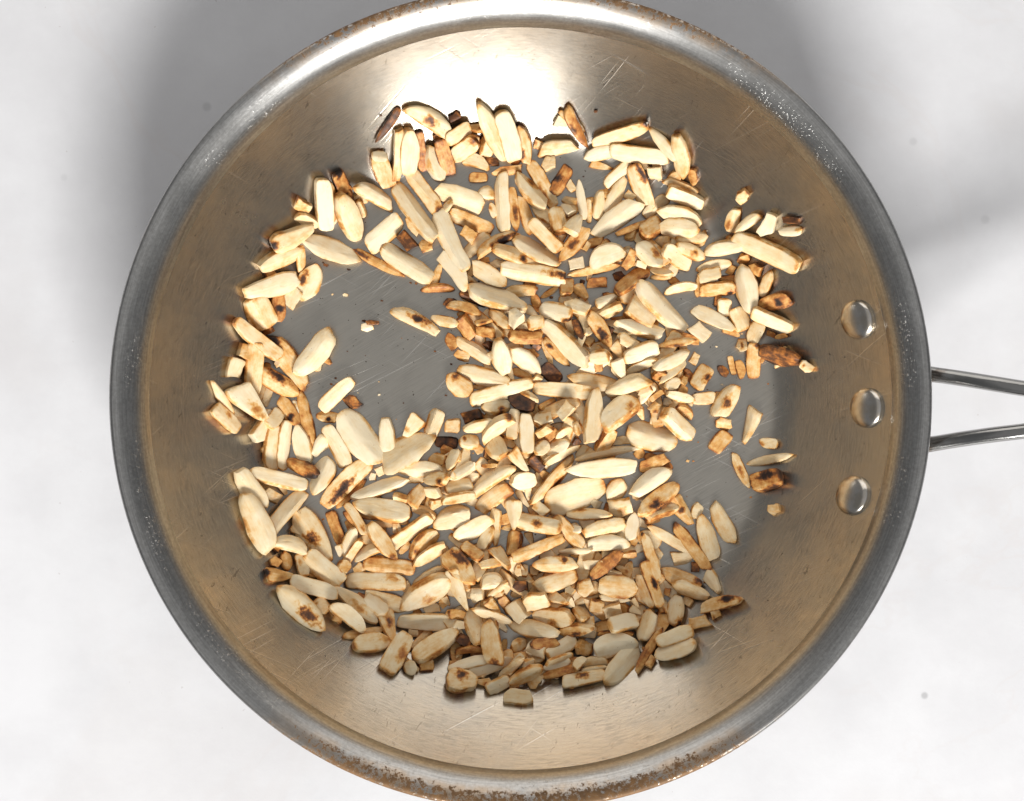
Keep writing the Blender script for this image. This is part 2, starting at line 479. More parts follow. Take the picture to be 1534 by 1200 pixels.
# ------------------------------------------------------------------ the almonds
# each row: both ends (x1 y1 x2 y2), width, outline, toast 0..4, scorched spot along the length, layer; the measures are photograph pixels
ALMONDS = '''
481 265 482 340 24 b 0 - 1
493 265 498 332 14 d 3 - 0
503 256 518 287 21 b 3 -.9 0
503 284 531 359 34 o 0 - 1
521 281 526 299 10 c 3 - 0
531 298 550 322 17 t 2 - 0
528 272 590 307 28 d 0 - 1
560 210 601 157 13 o 4 - 0
563 228 580 276 25 b 2 - 0
556 232 579 234 17 r 0 - 1
439 299 463 312 20 c 2 - 0
442 318 474 338 22 c 1 - 0
407 368 469 333 30 t 1 -.9 1
450 357 536 387 31 o 0 - 1
382 405 449 371 26 o 1 - 0
358 440 444 411 33 o 0 - 1
452 364 451 409 17 d 2 - 0
477 397 450 448 32 o 0 0 0
446 427 425 457 24 c 1 - 0
414 434 410 485 22 o 3 0 0
376 442 394 489 36 b 1 - 0
350 480 414 535 22 b 1 - 2
392 495 412 490 14 c 4 - 0
541 493 558 488 15 c 0 - 0
546 484 568 486 7 c 4 - 0
402 500 456 580 30 o 2 -.7 1
504 502 450 566 38 d 0 - 1
352 520 374 532 24 c 2 - 0
355 535 345 567 25 c 0 - 0
382 512 372 592 24 b 1 - 0
400 545 384 602 12 b 2 - 0
405 570 394 610 14 o 1 - 0
380 553 445 592 28 o 2 -.1 2
317 569 346 622 14 o 1 - 0
345 576 393 632 36 t 0 .4 1
318 608 353 645 24 b 1 0 0
418 596 446 638 22 o 2 .3 2
439 600 451 622 14 o 1 - 1
449 584 470 672 18 o 3 .7 1
528 570 482 613 22 b 0 - 0
519 592 538 612 20 c 4 - 0
474 623 510 627 17 o 3 0 0
405 620 376 667 30 d 0 - 0
417 616 398 640 22 b 0 - 0
410 638 404 702 22 b 1 - 1
428 632 421 702 20 b 0 - 1
446 636 460 697 26 o 0 - 2
426 690 480 712 22 o 3 .7 1
489 655 467 686 22 t 0 - 0
488 640 519 698 24 b 0 - 1
495 684 470 740 32 o 1 - 0
372 707 456 731 20 b 0 - 2
352 698 392 762 30 o 0 - 1
362 742 400 828 38 o 0 - 1
390 732 418 750 16 c 2 - 0
451 736 394 807 22 b 0 - 2
408 806 461 828 27 d 0 - 1
443 762 492 840 40 o 0 .1 2
494 767 515 822 18 b 3 - 1
551 692 487 757 28 b 1 .2 2
548 718 502 762 12 o 3 - 1
517 756 545 800 14 b 1 - 1
513 618 570 690 44 r 0 - 2
577 625 583 680 25 o 0 - 1
628 625 606 655 24 t 1 - 0
658 615 644 652 22 b 1 - 1
568 702 651 653 42 o 0 - 3
594 706 671 703 22 o 0 - 2
652 661 685 664 16 b 4 - 0
658 672 675 680 18 c 3 - 0
645 685 672 690 20 c 2 - 0
687 672 672 705 18 o 0 - 1
707 694 678 712 13 b 0 - 1
668 638 690 638 20 b 1 - 0
524 752 610 720 22 o 0 - 2
531 757 618 772 31 o 0 - 3
566 700 572 713 14 c 0 - 2
552 714 563 716 14 c 0 - 0
611 717 636 716 14 d 1 - 1
636 722 677 715 20 o 1 .4 1
638 738 665 736 20 c 1 - 1
666 735 705 727 20 b 1 - 1
640 757 659 752 16 c 1 - 1
611 760 635 732 24 c 2 - 1
588 745 611 752 22 c 2 - 0
648 782 708 765 36 d 0 - 3
660 748 710 741 13 b 1 - 1
582 818 644 774 26 b 0 - 3
550 783 590 838 24 o 2 .8 2
686 664 716 664 22 r 1 -.5 1
735 661 752 692 28 c 0 - 1
713 680 723 669 14 c 2 - 0
724 680 735 682 16 c 3 - 0
721 698 748 696 7 o 3 - 0
752 653 775 671 12 o 2 - 0
787 622 790 678 20 b 0 - 2
773 615 768 658 16 b 0 - 2
766 674 789 705 20 t 1 - 1
792 682 815 702 22 c 4 - 0
799 680 818 663 18 o 1 - 1
820 678 854 659 20 o 0 - 1
815 695 867 667 12 o 0 - 2
795 754 860 680 22 o 2 0 2
762 720 801 716 28 o 0 - 3
706 740 772 695 27 d 0 - 2
717 766 764 730 24 d 1 - 2
688 722 718 712 18 o 1 - 0
745 757 744 817 16 o 2 - 2
768 750 768 792 24 t 1 - 1
750 755 770 742 18 c 2 - 0
775 735 795 763 10 t 1 - 1
792 728 792 750 10 t 1 - 1
774 781 842 792 24 b 1 0 2
830 776 872 820 22 b 2 - 1
820 757 904 727 46 r 0 - 4
800 752 820 772 20 c 1 - 0
682 805 737 776 28 o 1 - 2
720 828 741 790 18 o 1 - 2
775 798 768 835 22 b 3 - 2
675 804 722 840 14 b 1 - 1
693 818 722 838 18 b 2 - 1
790 797 798 818 12 t 1 - 0
862 688 959 670 14 o 0 - 2
850 704 962 697 28 o 0 - 2
960 703 1004 687 22 c 3 - 1
938 744 998 698 32 d 0 - 2
958 773 1020 730 24 o 2 -.3 2
962 775 1012 760 26 d 1 - 1
1005 747 1035 788 22 t 2 -.1 1
910 748 937 720 28 o 1 - 1
890 764 898 748 18 c 0 - 3
909 762 952 758 28 c 1 - 2
847 773 917 773 20 o 0 -.4 2
873 800 937 785 24 o 1 - 2
875 811 941 808 24 d 0 - 1
952 770 943 815 20 o 0 - 3
856 795 873 795 12 r 1 - 2
972 786 1035 826 15 o 1 - 2
1011 786 1063 854 22 m 2 - 1
958 800 989 812 24 r 0 - 1
964 800 986 870 15 o 2 -.9 3
1050 772 1070 844 28 o 1 - 0
1068 750 1099 813 25 o 1 - 0
1006 837 1038 832 23 c 0 - 1
1032 850 1052 850 16 c 4 - 0
990 857 1056 880 24 o 2 .95 2
1009 875 1068 898 24 o 1 - 3
1060 857 1081 892 20 t 1 - 1
1048 913 1113 892 22 d 2 .4 2
1066 925 1082 917 14 c 2 - 0
964 845 987 908 18 b 2 0 3
958 860 977 912 24 o 2 - 2
892 880 955 884 32 o 1 -.95 3
897 895 943 900 12 o 1 - 2
946 893 959 914 11 t 1 - 2
902 918 937 907 24 c 1 - 1
886 866 932 828 20 o 3 - 3
924 848 946 865 10 d 2 - 1
908 855 930 862 12 c 1 - 1
930 830 954 830 14 c 2 - 1
948 818 954 805 12 c 2 - 1
978 818 991 838 12 c 2 - 0
1007 942 1014 894 25 o 1 -.7 3
990 900 995 922 18 b 1 - 1
1025 897 1038 908 14 c 2 - 1
995 886 1005 888 12 c 3 - 0
943 912 960 922 12 t 1 - 1
979 917 963 963 28 o 0 - 3
910 940 954 933 24 b 0 - 2
897 950 948 950 8 b 3 - 1
887 975 953 962 34 d 0 - 3
905 1026 962 968 28 o 0 - 2
952 1013 994 945 12 o 3 - 2
968 1004 981 984 12 c 3 - 0
987 965 1038 946 20 b 1 - 2
986 985 1043 965 28 r 0 - 1
1032 938 1068 930 20 c 2 - 0
844 1024 905 1014 22 b 0 0 1
813 1016 870 1000 16 o 3 - 1
856 1003 875 988 16 d 1 - 1
872 994 910 990 18 d 1 - 1
873 1005 910 1000 10 b 0 - 1
815 1004 856 990 14 o 0 - 2
815 994 858 981 10 o 0 - 2
794 967 838 965 18 o 3 - 2
818 985 862 962 20 b 0 - 1
858 965 882 978 26 c 2 - 1
788 975 820 980 18 c 1 - 1
760 939 844 953 26 o 1 - 3
838 945 892 937 20 o 2 0 2
762 972 786 963 20 d 1 - 1
762 1022 812 998 24 o 2 - 3
793 1030 815 1008 20 c 1 - 1
752 1046 798 1048 22 c 1 - 1
762 1010 786 982 14 b 1 - 1
780 995 799 992 14 c 1 - 1
617 992 684 955 28 o 1 - 2
680 955 704 962 18 c 4 - 1
577 1010 610 955 30 b 1 0 2
610 990 618 1012 18 o 1 - 1
627 998 648 998 18 b 2 - 0
616 975 646 948 16 b 2 - 1
611 948 629 948 14 c 1 - 0
597 931 670 933 24 b 0 - 2
672 937 698 940 16 c 0 - 1
668 918 696 922 16 d 2 - 1
702 916 717 970 26 o 1 - 3
733 934 748 1002 30 o 1 .8 3
682 972 733 971 14 d 3 - 2
672 1000 738 985 20 d 0 - 2
697 1012 768 988 20 d 0 - 1
668 1022 712 1025 34 r 1 0 1
747 1016 786 982 12 o 1 - 1
712 1023 736 1020 12 c 2 - 0
729 1034 762 1018 18 b 0 - 1
572 915 590 970 26 t 2 - 2
526 968 580 968 26 r 1 - 1
510 953 578 945 16 o 2 - 0
706 910 766 932 16 o 0 - 2
416 882 482 945 36 o 0 .3 2
395 860 438 866 22 t 2 -.95 0
434 872 502 894 24 b 0 - 2
458 831 507 876 28 b 0 - 1
446 834 455 865 18 b 1 - 0
425 824 430 856 18 o 2 -.8 1
402 838 417 848 16 c 3 - 0
405 812 419 824 14 c 3 - 0
497 884 564 936 26 o 1 .1 3
496 904 544 944 24 d 0 - 2
473 898 490 917 20 b 1 - 0
544 896 580 922 24 c 0 - 3
520 873 606 876 24 b 1 - 3
546 842 619 850 22 b 2 - 2
540 888 612 912 24 o 1 - 1
533 838 570 816 20 d 1 - 2
514 832 531 790 18 o 0 - 1
505 860 540 808 14 b 2 - 1
506 858 518 842 18 r 2 - 1
530 862 548 848 22 c 2 - 0
508 815 511 833 10 t 0 - 1
433 790 450 800 14 c 1 - 0
613 835 653 795 26 o 2 - 1
618 845 671 813 24 o 1 - 2
616 875 671 845 20 d 1 - 2
599 905 675 862 36 o 1 0 3
668 824 713 874 34 o 2 -.2 3
675 855 700 912 26 t 1 - 2
706 892 727 892 24 c 0 - 2
717 868 753 865 22 d 1 - 1
714 848 750 841 14 d 2 - 1
739 825 765 856 22 t 1 - 2
730 892 762 868 9 o 2 - 2
728 896 748 918 14 t 2 - 1
748 890 765 917 16 b 3 - 1
766 897 795 928 26 c 0 - 2
664 890 674 905 12 t 1 - 1
634 910 659 908 16 d 0 - 0
657 897 667 912 12 c 2 - 0
597 829 616 814 10 c 2 - 1
558 782 594 784 12 d 2 - 0
585 790 603 787 16 c 1 - 0
601 880 615 876 16 c 2 - 1
783 900 823 893 28 c 1 - 3
800 918 863 921 28 o 1 0 2
822 892 852 905 18 t 1 - 1
849 895 858 910 8 t 1 - 1
799 880 863 862 26 o 1 - 2
768 882 792 878 18 c 4 - 1
800 848 872 845 24 o 1 .3 2
873 848 905 840 16 t 0 - 1
835 826 890 822 11 o 0 - 1
854 832 880 834 8 c 3 - 0
770 838 843 808 18 b 2 - 2
791 856 808 858 16 c 2 - 0
786 848 785 866 9 b 1 - 1
774 846 778 864 12 c 1 - 1
862 888 888 878 24 c 1 - 1
884 905 905 908 18 b 2 - 1
862 912 880 935 22 c 2 - 0
847 884 860 892 12 c 1 - 1
671 562 707 590 30 o 1 -.5 1
708 576 735 581 10 d 2 -.8 0
689 552 768 573 26 o 0 - 2
682 508 736 543 20 o 1 - 3
746 504 757 562 28 o 0 - 4
763 520 808 560 28 o 0 - 2
706 598 795 572 26 b 0 - 3
795 574 813 560 14 c 1 - 2
763 600 804 612 26 o 4 - 2
723 614 768 608 20 o 1 .2 1
694 630 724 620 20 c 4 - 1
692 642 742 630 20 o 0 - 2
719 656 769 617 26 d 1 .8 2
780 585 808 604 14 t 1 - 2
800 582 888 590 22 b 1 - 3
816 478 886 547 32 o 0 - 3
811 505 851 548 16 o 2 -.4 1
757 500 812 503 22 c 3 - 1
796 512 808 520 14 c 4 - 1
783 522 804 540 20 c 3 - 0
812 548 838 572 22 b 4 - 0
670 498 682 524 18 c 3 - 1
690 472 712 505 26 c 3 - 1
714 495 746 500 20 c 3 - 1
724 510 736 525 14 c 4 - 1
680 528 706 536 14 c 2 - 0
806 614 832 600 10 b 2 - 1
800 632 830 628 22 c 1 .4 1
803 650 828 636 14 c 2 - 1
840 626 860 605 24 c 1 - 1
858 630 868 650 14 c 2 - 2
832 655 856 638 12 o 1 - 1
818 660 836 642 14 c 3 - 0
858 656 868 664 14 c 4 - 0
888 584 879 670 26 o 0 - 4
851 564 928 575 24 o 1 - 2
878 468 913 520 22 o 2 .3 2
877 510 890 518 16 r 1 - 1
885 534 914 532 22 r 1 - 1
890 548 906 550 14 c 3 - 0
920 536 932 566 20 t 0 - 2
918 512 932 536 18 t 2 - 1
925 502 954 518 18 c 1 - 1
919 486 1000 505 22 o 0 - 2
934 536 984 520 24 b 0 - 2
984 520 1044 510 12 o 2 - 1
937 560 986 536 18 o 0 - 2
974 552 1031 524 20 o 0 - 2
981 566 996 551 20 c 3 - 3
988 576 1030 543 16 o 0 - 2
908 586 976 560 30 d 0 - 3
956 592 979 582 16 c 1 - 1
996 582 1017 568 16 o 1 - 1
1018 580 1026 564 12 c 2 - 0
1026 552 1037 573 13 o 4 - 0
1039 580 1060 550 24 b 2 .2 0
1037 546 1044 528 13 c 2 - 0
975 600 994 586 9 b 2 - 1
993 588 1040 600 14 o 1 - 2
1037 598 1071 595 18 b 1 - 2
1013 602 1041 622 14 d 3 - 1
995 606 1010 600 14 c 1 - 1
988 614 1034 655 25 b 0 - 1
974 620 988 604 16 c 2 - 1
986 626 994 630 10 c 2 - 0
956 604 966 627 14 t 2 -.8 1
900 640 950 598 34 d 1 .5 2
940 645 1012 664 38 r 0 - 2
894 678 916 640 20 o 2 - 1
916 662 944 658 14 d 1 - 1
914 596 934 600 8 c 2 - 0
897 584 904 596 14 c 1 - 1
866 672 885 685 24 c 1 - 1
950 683 966 675 16 c 2 - 1
838 390 882 336 24 o 2 -.1 2
886 357 962 303 32 o 0 - 4
882 388 934 368 32 d 0 - 2
850 398 880 392 20 c 0 - 2
847 413 927 396 15 o 2 - 2
936 404 953 371 18 c 3 -.9 2
953 366 990 400 28 o 1 .3 3
988 372 1033 398 24 b 1 - 2
1005 368 1055 388 20 o 1 .2 3
974 404 1010 411 12 o 0 - 2
972 416 1007 416 9 o 1 - 1
924 440 970 405 22 b 3 - 3
920 408 938 422 16 c 4 - 1
876 426 910 424 20 c 3 - 0
849 420 848 447 20 b 2 - 1
862 428 880 453 18 t 2 - 1
894 459 926 443 16 t 0 - 1
847 452 882 468 20 c 1 - 1
955 423 1027 499 32 o 0 - 3
938 452 980 482 38 c 1 - 1
892 472 934 456 18 c 2 - 1
970 488 988 490 18 c 3 - 1
996 433 1049 425 18 d 1 - 1
908 491 920 500 16 c 4 - 0
862 478 875 507 12 o 4 - 0
873 500 885 498 12 c 1 - 1
980 362 1008 364 18 c 2 - 1
1010 362 1060 356 20 o 1 - 1
958 357 990 338 24 b 2 - 1
940 350 956 354 22 c 2 - 0
988 340 1048 344 30 o 0 - 3
988 312 1052 334 30 o 0 - 2
874 376 884 362 10 c 2 - 1
954 392 972 398 12 c 1 - 1
947 436 956 444 12 c 1 - 1
656 318 698 405 28 b 0 - 4
658 376 702 432 28 m 0 - 3
704 394 757 424 26 o 0 - 3
702 434 787 466 34 o 0 - 4
693 413 716 425 10 t 1 - 1
698 382 732 352 20 b 1 - 2
711 386 775 348 22 m 2 .3 2
737 372 814 396 26 o 1 .15 2
771 358 836 398 28 o 0 - 3
797 330 840 374 22 b 1 - 3
752 403 845 417 26 b 0 .7 2
756 433 805 430 20 d 2 - 1
733 392 756 398 16 c 1 - 1
714 388 734 390 10 c 3 - 1
798 438 809 468 14 o 3 - 1
810 446 836 429 9 o 2 - 1
813 458 860 472 24 b 0 .8 2
788 460 806 474 14 t 1 - 1
788 488 814 484 18 b 1 - 2
760 474 780 492 26 c 0 - 3
732 466 766 495 18 o 1 - 1
713 486 740 480 8 t 2 - 2
672 455 721 470 18 d 2 - 2
668 450 688 462 18 c 4 - 0
688 440 727 457 10 b 4 - 1
643 474 691 486 16 o 1 - 1
590 460 664 500 24 d 1 0 0
630 430 680 428 16 d 3 - 1
552 372 598 328 28 b 0 - 1
575 372 646 418 28 b 0 - 1
528 371 604 412 14 o 2 -.6 1
598 348 622 376 22 c 4 - 0
606 328 630 352 16 c 2 - 0
626 368 650 368 20 c 2 - 1
690 345 712 358 26 c 2 - 0
605 157 677 194 30 d 1 0 2
672 178 691 169 14 c 4 - 1
598 188 590 266 22 m 1 - 1
610 188 606 260 29 o 0 - 2
626 195 634 254 16 b 3 - 1
638 217 655 270 24 o 0 - 2
657 205 673 258 22 b 3 - 2
648 200 664 206 14 c 3 - 1
668 210 702 188 22 b 0 - 2
678 230 717 208 26 b 1 - 1
702 192 724 197 14 c 2 - 0
717 218 737 218 28 b 1 - 1
714 150 760 240 26 o 0 - 2
748 164 770 236 28 b 0 - 3
777 186 792 248 24 o 2 .2 2
697 235 735 248 22 d 1 - 1
724 240 750 244 14 c 4 - 0
766 240 778 246 12 c 4 - 0
703 266 730 266 15 b 2 - 0
652 280 725 308 38 d 0 - 2
664 314 679 300 13 o 1 - 2
714 288 741 286 24 d 1 - 1
734 258 782 254 16 c 3 - 1
752 260 756 345 22 b 0 - 3
767 276 774 345 17 o 2 - 2
735 304 742 326 12 o 1 - 1
774 262 820 315 28 o 1 -.3 3
793 245 830 310 20 b 1 - 2
778 290 795 350 17 o 2 - 1
592 280 650 358 28 b 0 - 3
612 256 655 315 24 b 1 .8 2
675 320 736 345 22 b 2 - 2
811 246 833 246 24 c 1 - 1
806 219 865 212 28 d 1 - 1
842 153 883 220 18 o 3 .05 2
889 212 973 188 24 b 1 .95 1
876 234 925 222 24 o 0 - 2
918 224 1001 236 26 b 0 - 2
798 212 812 218 14 c 2 - 0
974 192 1013 240 17 o 0 - 3
1010 192 1028 264 25 o 1 -.9 2
1036 250 1042 275 14 o 3 - 1
884 244 918 253 12 t 2 - 1
908 276 945 242 18 b 0 - 2
950 246 975 248 12 c 1 - 1
972 256 998 258 24 c 1 - 1
996 266 1047 284 14 d 2 - 1
1000 283 1053 302 22 b 0 - 2
949 245 975 312 26 b 1 -.5 2
966 324 999 296 18 b 1 - 2
920 354 976 332 9 o 3 - 2
907 322 936 266 22 o 0 - 3
892 328 898 283 18 o 0 - 2
867 270 876 330 14 o 0 - 3
882 298 882 332 8 b 1 - 1
828 290 852 250 20 b 3 0 2
850 270 860 286 12 b 1 - 1
842 300 866 305 12 c 2 - 1
830 312 838 347 22 b 1 - 2
843 308 858 326 18 c 0 - 1
848 352 866 322 26 t 0 - 3
900 282 912 296 14 c 3 - 0
936 290 950 300 16 c 2 - 1
1104 300 1122 286 18 c 1 - 0
1095 347 1102 309 22 d 1 - 0
1104 348 1141 319 17 d 1 - 1
1142 352 1163 317 25 c 0 - 1
1165 345 1203 345 15 o 0 .7 1
1172 330 1202 332 12 c 4 - 0
1106 352 1198 402 30 b 0 - 2
1056 376 1124 366 24 o 1 - 2
1044 404 1097 393 18 o 1 - 1
1046 414 1080 406 20 c 1 - 1
1104 388 1127 382 16 c 2 - 0
1124 396 1144 408 18 c 3 - 0
1092 412 1102 398 12 c 3 - 0
1112 397 1126 468 32 o 0 - 2
1157 402 1142 446 18 o 2 - 0
1138 458 1188 446 24 d 3 .3 0
1050 434 1102 430 22 b 2 .6 1
1082 446 1082 472 20 b 0 - 0
1100 462 1116 494 26 b 1 - 1
1035 462 1100 494 22 o 0 - 0
1034 486 1062 506 24 c 0 - 0
1130 466 1187 490 23 b 0 - 1
1140 482 1128 512 22 b 1 - 1
1148 496 1164 504 10 c 3 - 0
1162 506 1181 502 8 o 3 - 0
1102 518 1120 517 22 c 2 0 0
1131 514 1131 565 20 b 2 -.8 1
1138 522 1206 540 30 o 4 - 1
1200 542 1218 553 16 c 1 -.5 1
1108 538 1114 567 15 d 3 - 0
1094 534 1100 561 9 b 2 - 0
1076 548 1090 564 13 o 4 - 0
1102 577 1070 624 28 o 1 0 1
1072 634 1098 638 20 c 2 - 0
1090 648 1068 675 22 b 2 - 0
1133 611 1114 664 22 t 1 - 0
1140 662 1167 666 16 r 1 - 0
1120 697 1190 680 14 o 1 - 0
1099 678 1123 730 15 o 2 0 0
1131 727 1176 714 26 b 3 .1 0
1153 766 1173 762 16 c 2 - 0
'''
rng = random.Random(11)
rows = []
for i, ln in enumerate(ALMONDS.strip().splitlines()):
    f = ln.split()
    x1, y1, x2, y2, w = map(float, f[:5])
    rows.append(dict(i=i, p=(x1, y1, x2, y2), w=w, s=f[5], t=int(f[6]), spot=None if f[7] == '-' else float(f[7]), L=int(f[8]),
                     area=math.hypot(x2 - x1, y2 - y1) * w))

# broken bits that lie under the others, between and below them
bits = []
big = [r for r in rows if r['L'] >= 1 and r['area'] > 400]
for k in range(170):
    r = rng.choice(big)
    x = (r['p'][0] + r['p'][2]) / 2 + rng.gauss(0, 13); y = (r['p'][1] + r['p'][3]) / 2 + rng.gauss(0, 11)
    a = rng.uniform(0, math.pi); l = rng.uniform(11, 25)
    dx, dy = l * math.cos(a), l * math.sin(a)
    bits.append(dict(i=1000 + k, p=(x - dx, y - dy, x + dx, y + dy), w=rng.uniform(11, 19), s=rng.choice('odtotd'), t=rng.choice((1, 2, 2, 2, 3, 3)),
                     spot=None, L=-1, area=0))
# whole slivers buried in the thick of the heap
mid = np.array([((r['p'][0] + r['p'][2]) / 2, (r['p'][1] + r['p'][3]) / 2) for r in rows])
thick = [r for r, m in zip(rows, mid) if r['L'] >= 1 and (np.hypot(*(mid - m).T) < 62).sum() >= 15]
for k in range(300):
    r = rng.choice(thick)
    x = (r['p'][0] + r['p'][2]) / 2 + rng.gauss(0, 8); y = (r['p'][1] + r['p'][3]) / 2 + rng.gauss(0, 7)
    a = rng.uniform(0, math.pi); l = rng.uniform(20, 34)
    dx, dy = l * math.cos(a), l * math.sin(a)
    bits.append(dict(i=3000 + k, p=(x - dx, y - dy, x + dx, y + dy), w=rng.uniform(15, 23), s=rng.choice('oobbdt'), t=rng.choice((0, 1, 1, 2)), spot=None, L=-0.5, area=0))
# a few crumbs strewn on bare steel
for (x, y, l, tn) in ((517, 441, 4, 1), (545, 480, 3, 4), (1093, 462, 3, 2), (700, 545, 2, 4), (676, 545, 2, 4), (503, 566, 2, 4), (496, 575, 2, 4), (501, 578, 2, 4), (481, 383, 3, 4), (488, 396, 4, 4),
                      (522, 403, 3, 4), (572, 450, 2, 4), (615, 423, 2, 4), (826, 445, 3, 4), (893, 166, 3, 4), (570, 172, 2, 4), (876, 861, 2, 4), (1030, 690, 3, 2), (1020, 640, 3, 4), (872, 421, 4, 4), (668, 592, 2, 4)):
    bits.append(dict(i=2000 + int(x), p=(x - l, y, x + l, y + l * 0.5), w=l * 1.3, s='c', t=tn, spot=None, L=-1, area=0))

for k in range(120):
    a = rng.uniform(0, 6.28); q = 400 * math.sqrt(rng.random()); l = rng.uniform(0.7, 2.2)
    x, y = 775 + q * math.cos(a), 605 + q * math.sin(a)
    bits.append(dict(i=4000 + k, p=(x - l, y, x + l, y + rng.uniform(-l, l)), w=l * 1.4, s='c', t=rng.choice((0, 1, 2, 3, 4, 4)), spot=None, L=-1, area=0))

def outline(s, rnd, n=26):
    """closed outline, u along the length -1..1, v across -1..1"""
    pts = []
    skew = rnd.uniform(-0.22, 0.22); cut = rnd.uniform(-0.22, 0.22)
    if s == 'c':
        k = rnd.choice((4, 4, 5, 5, 6))
        base = [math.pi / 4 + 2 * math.pi * (j + rnd.uniform(-0.22, 0.22)) / k for j in range(k)]
        cor = [(math.copysign(min(1, abs(math.cos(b)) * 1.38), math.cos(b)) * rnd.uniform(.78, 1.0), math.copysign(min(1, abs(math.sin(b)) * 1.38), math.sin(b)) * rnd.uniform(.78, 1.0)) for b in base]
        per = max(3, n // k)
        for j in range(k):
            a, b = cor[j], cor[(j + 1) % k]
            bow = rnd.uniform(-0.10, 0.12)
            for q in range(per):
                f = q / per
                x = a[0] + (b[0] - a[0]) * f; y = a[1] + (b[1] - a[1]) * f
                g = 1 + bow * 4 * f * (1 - f)
                pts.append((x * g, y * g))
        return pts
    pw_a, pw_b = rnd.uniform(1.7, 2.6), rnd.uniform(1.7, 2.6)
    for j in range(n):
        th = 2 * math.pi * j / n
        c, sn = math.cos(th), math.sin(th)
        if s == 'o':
            pw = pw_a if c > 0 else pw_b
            u = math.copysign(abs(c) ** 0.80, c)
            v = math.copysign(max(0.0, 1 - abs(u) ** pw) ** 0.72, sn) if abs(sn) > 1e-6 else 0.0
            v *= 1 + skew * u
        elif s == 'r':
            u = math.copysign(abs(c) ** 0.85, c); v = math.copysign(abs(sn) ** 0.85, sn); v *= 1 + skew * u
        elif s == 'b':
            u = math.copysign(abs(c) ** 0.42, c); v = math.copysign(abs(sn) ** 0.42, sn)
            u += cut * v * 0.28; v *= 1 - 0.10 * abs(u) + skew * 0.5 * u
        elif s == 'd':
            u = math.copysign(abs(c) ** 0.75, c)
            if sn >= 0: v = 1.35 * max(0.0, 1 - abs(u) ** pw_a) ** 0.62 - 0.55
            else: v = -0.55 - 0.40 * max(0.0, 1 - abs(u) ** 6) ** 0.5
            v *= 1 + skew * u
        elif s == 't':
            u = math.copysign(abs(c) ** 0.62, c); v = math.copysign(abs(sn) ** 0.6, sn)
            v *= 0.62 - 0.42 * u
        else:   # m: a bent, banana-like sliver
            u = math.copysign(abs(c) ** 0.75, c); v = math.copysign(abs(sn) ** 0.8, sn)
            v = v * (0.95 - 0.2 * u * u) + 0.75 * (0.35 - u * u) * 0.9
        pts.append((u, v))
    # most slivers end in a small oblique cut or break
    if s in 'odtm':
        for sg in (-1, 1):
            if rnd.random() < 0.72:
                cu = rnd.uniform(0.74, 0.95); sl = rnd.uniform(-0.28, 0.28)
                pts = [((sg * min(sg * u, cu + sl * v) + 0.02 * sg * abs(v)), v) for (u, v) in pts]
    m = max(max(abs(p[1]) for p in pts), 1e-6); mu = max(abs(p[0]) for p in pts)
    return [(p[0] / mu, p[1] / m) for p in pts]

PIX = 1.0 / 4330.0
TOAST = (0.065, 0.15, 0.28, 0.44, 0.70)

